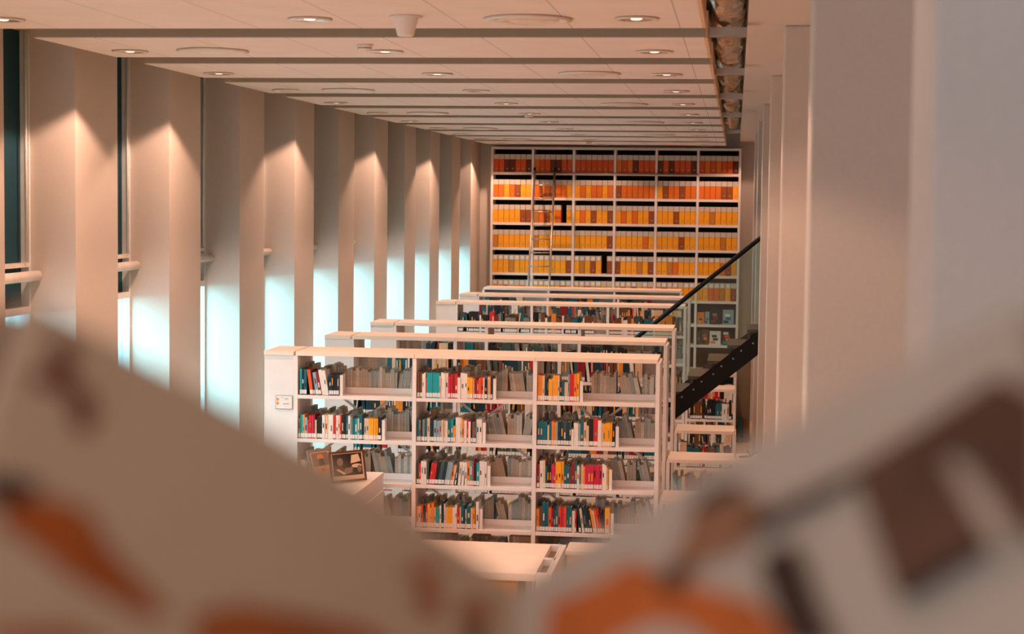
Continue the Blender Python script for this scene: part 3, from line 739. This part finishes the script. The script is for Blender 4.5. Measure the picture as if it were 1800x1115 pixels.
prints([
    ([(95, 600), (125, 592), (138, 620), (120, 660), (160, 690), (172, 735), (150, 770), (128, 745), (140, 712), (105, 690), (60, 680), (50, 655), (92, 650)], (112, 48, 26), 'printed_figure'),
    ([(0, 885), (50, 872), (110, 880), (160, 905), (185, 955), (225, 1000), (300, 1080), (255, 1085), (130, 1020), (50, 955), (0, 925)], (168, 82, 22), 'printed_leaf'),
    ([(-30, 835), (30, 838), (72, 852), (60, 878), (10, 884), (-30, 880)], (48, 36, 30), 'printed_dark_band'),
    ([(345, 1080), (420, 1065), (520, 1080), (640, 1105), (700, 1140), (340, 1140)], (160, 84, 32), 'printed_brown_band'),
    (bl(745, 1008, 32, 15), (168, 96, 50), 'printed_letter'), (bl(755, 1058, 22, 24), (160, 88, 44), 'printed_letter'), (bl(838, 1078, 26, 22), (156, 84, 44), 'printed_letter'), (bl(838, 1125, 20, 16), (60, 46, 36), 'printed_letter'),
    ([(-20, 1112), (120, 1108), (200, 1140), (-20, 1140)], (160, 84, 32), 'printed_brown_band'),
], nl, Pl, pl)
prints([
    ([(955, 1150), (965, 1062), (1040, 1030), (1110, 985), (1160, 1010), (1240, 1035), (1330, 1058), (1372, 1105), (1385, 1150)], (196, 104, 44), 'printed_orange_field'),
    ([(1150, 1030), (1178, 990), (1205, 935), (1215, 885), (1290, 850), (1345, 890), (1330, 940), (1300, 970), (1240, 985), (1190, 1040)], (150, 106, 74), 'printed_figure'),
    ([(1215, 900), (1225, 875), (1260, 852), (1305, 846), (1300, 868), (1255, 882), (1228, 906)], (54, 50, 44), 'printed_hair'),
    ([(1150, 1036), (1165, 1000), (1215, 985), (1205, 1015), (1180, 1040)], (84, 62, 48), 'printed_shoe'),
    ([(1312, 930), (1320, 910), (1500, 826), (1510, 842), (1470, 872), (1340, 940)], (72, 56, 44), 'printed_bar'),
    ([(1332, 995), (1345, 972), (1395, 955), (1412, 985), (1435, 1060), (1475, 1140), (1385, 1140)], (60, 44, 34), 'printed_dark_panel'),
    ([(1498, 826), (1600, 762), (1680, 800), (1700, 870), (1745, 965), (1585, 1062), (1560, 1010)], (96, 66, 48), 'printed_brown_photo'),
    ([(1598, 766), (1752, 662), (1830, 700), (1830, 960), (1790, 930), (1750, 870), (1700, 800), (1660, 790)], (88, 58, 42), 'printed_brown_photo'),
    ([(1660, 815), (1672, 800), (1700, 815), (1770, 920), (1800, 955), (1752, 975), (1710, 900)], (176, 160, 140), 'printed_pale_strip'),
    ([(1590, 1062), (1575, 1035), (1728, 942), (1745, 968)], (52, 38, 30), 'printed_dark_edge'),  # dark printed strip along the picture's lower edge
], nr, Pr, pr)
# the parapet the book rests on (below the frame)
zb = min((G + sdir * LEN).z, (Pl + sdir * LEN).z, (Pr + sdir * LEN).z) - .02
struct(MB().box(-1.6, .26, .35, .75, 0, zb, M['white']).build('trim_3'))

# ------------------------------------------------------------------ daylight and world
wd = bpy.data.worlds.new('world'); S.world = wd; wd.use_nodes = True
bg = wd.node_tree.nodes['Background']; bg.inputs['Color'].default_value = (.64, .73, .90, 1); bg.inputs['Strength'].default_value = 3.7
for k in range(k0 + 3, k1 - 1):
    y0 = R0 + k * PITCH + FW; y1 = R0 + (k + 1) * PITCH
    d = bpy.data.lights.new('daylight', 'AREA'); d.shape = 'RECTANGLE'; d.size = 1.5; d.size_y = 2.1; d.energy = 190; d.color = (.36, .86, 1.0)
    o = bpy.data.objects.new('daylight', d); COL.objects.link(o)
    o.location = (XW - 1.15, (y0 + y1) / 2 - .45, 3.1)
    tgt = Vector((XL - .15, y1, 1.55)); o.rotation_euler = (tgt - o.location).to_track_quat('-Z', 'Y').to_euler()
# warm wash on the right-hand piers from soffit downlights
for y in (9.7, 13.9, 18.1): lamp(.38, y, 42, z=ZP, cone=120, blend=.5)
lamp(.22, 30.2, 40, z=ZP)
# unseen lamps added in line with the ceiling rows, brightening the open book
for y in (3.25, 1.2, -.85):
    for x, q in ((-4.03, .95), (-2.30, .95), (-.54, .22)): lamp(x, y, PW * q * .9)
S.view_settings.view_transform = 'Standard'; S.view_settings.look = 'None'; S.view_settings.exposure = -0.15; S.view_settings.gamma = 1
S.cycles.max_bounces = 8; S.cycles.diffuse_bounces = 5; S.cycles.transparent_max_bounces = 12
S.cycles.use_adaptive_sampling = True; S.cycles.sample_clamp_indirect = 6
S.cycles.use_denoising = True
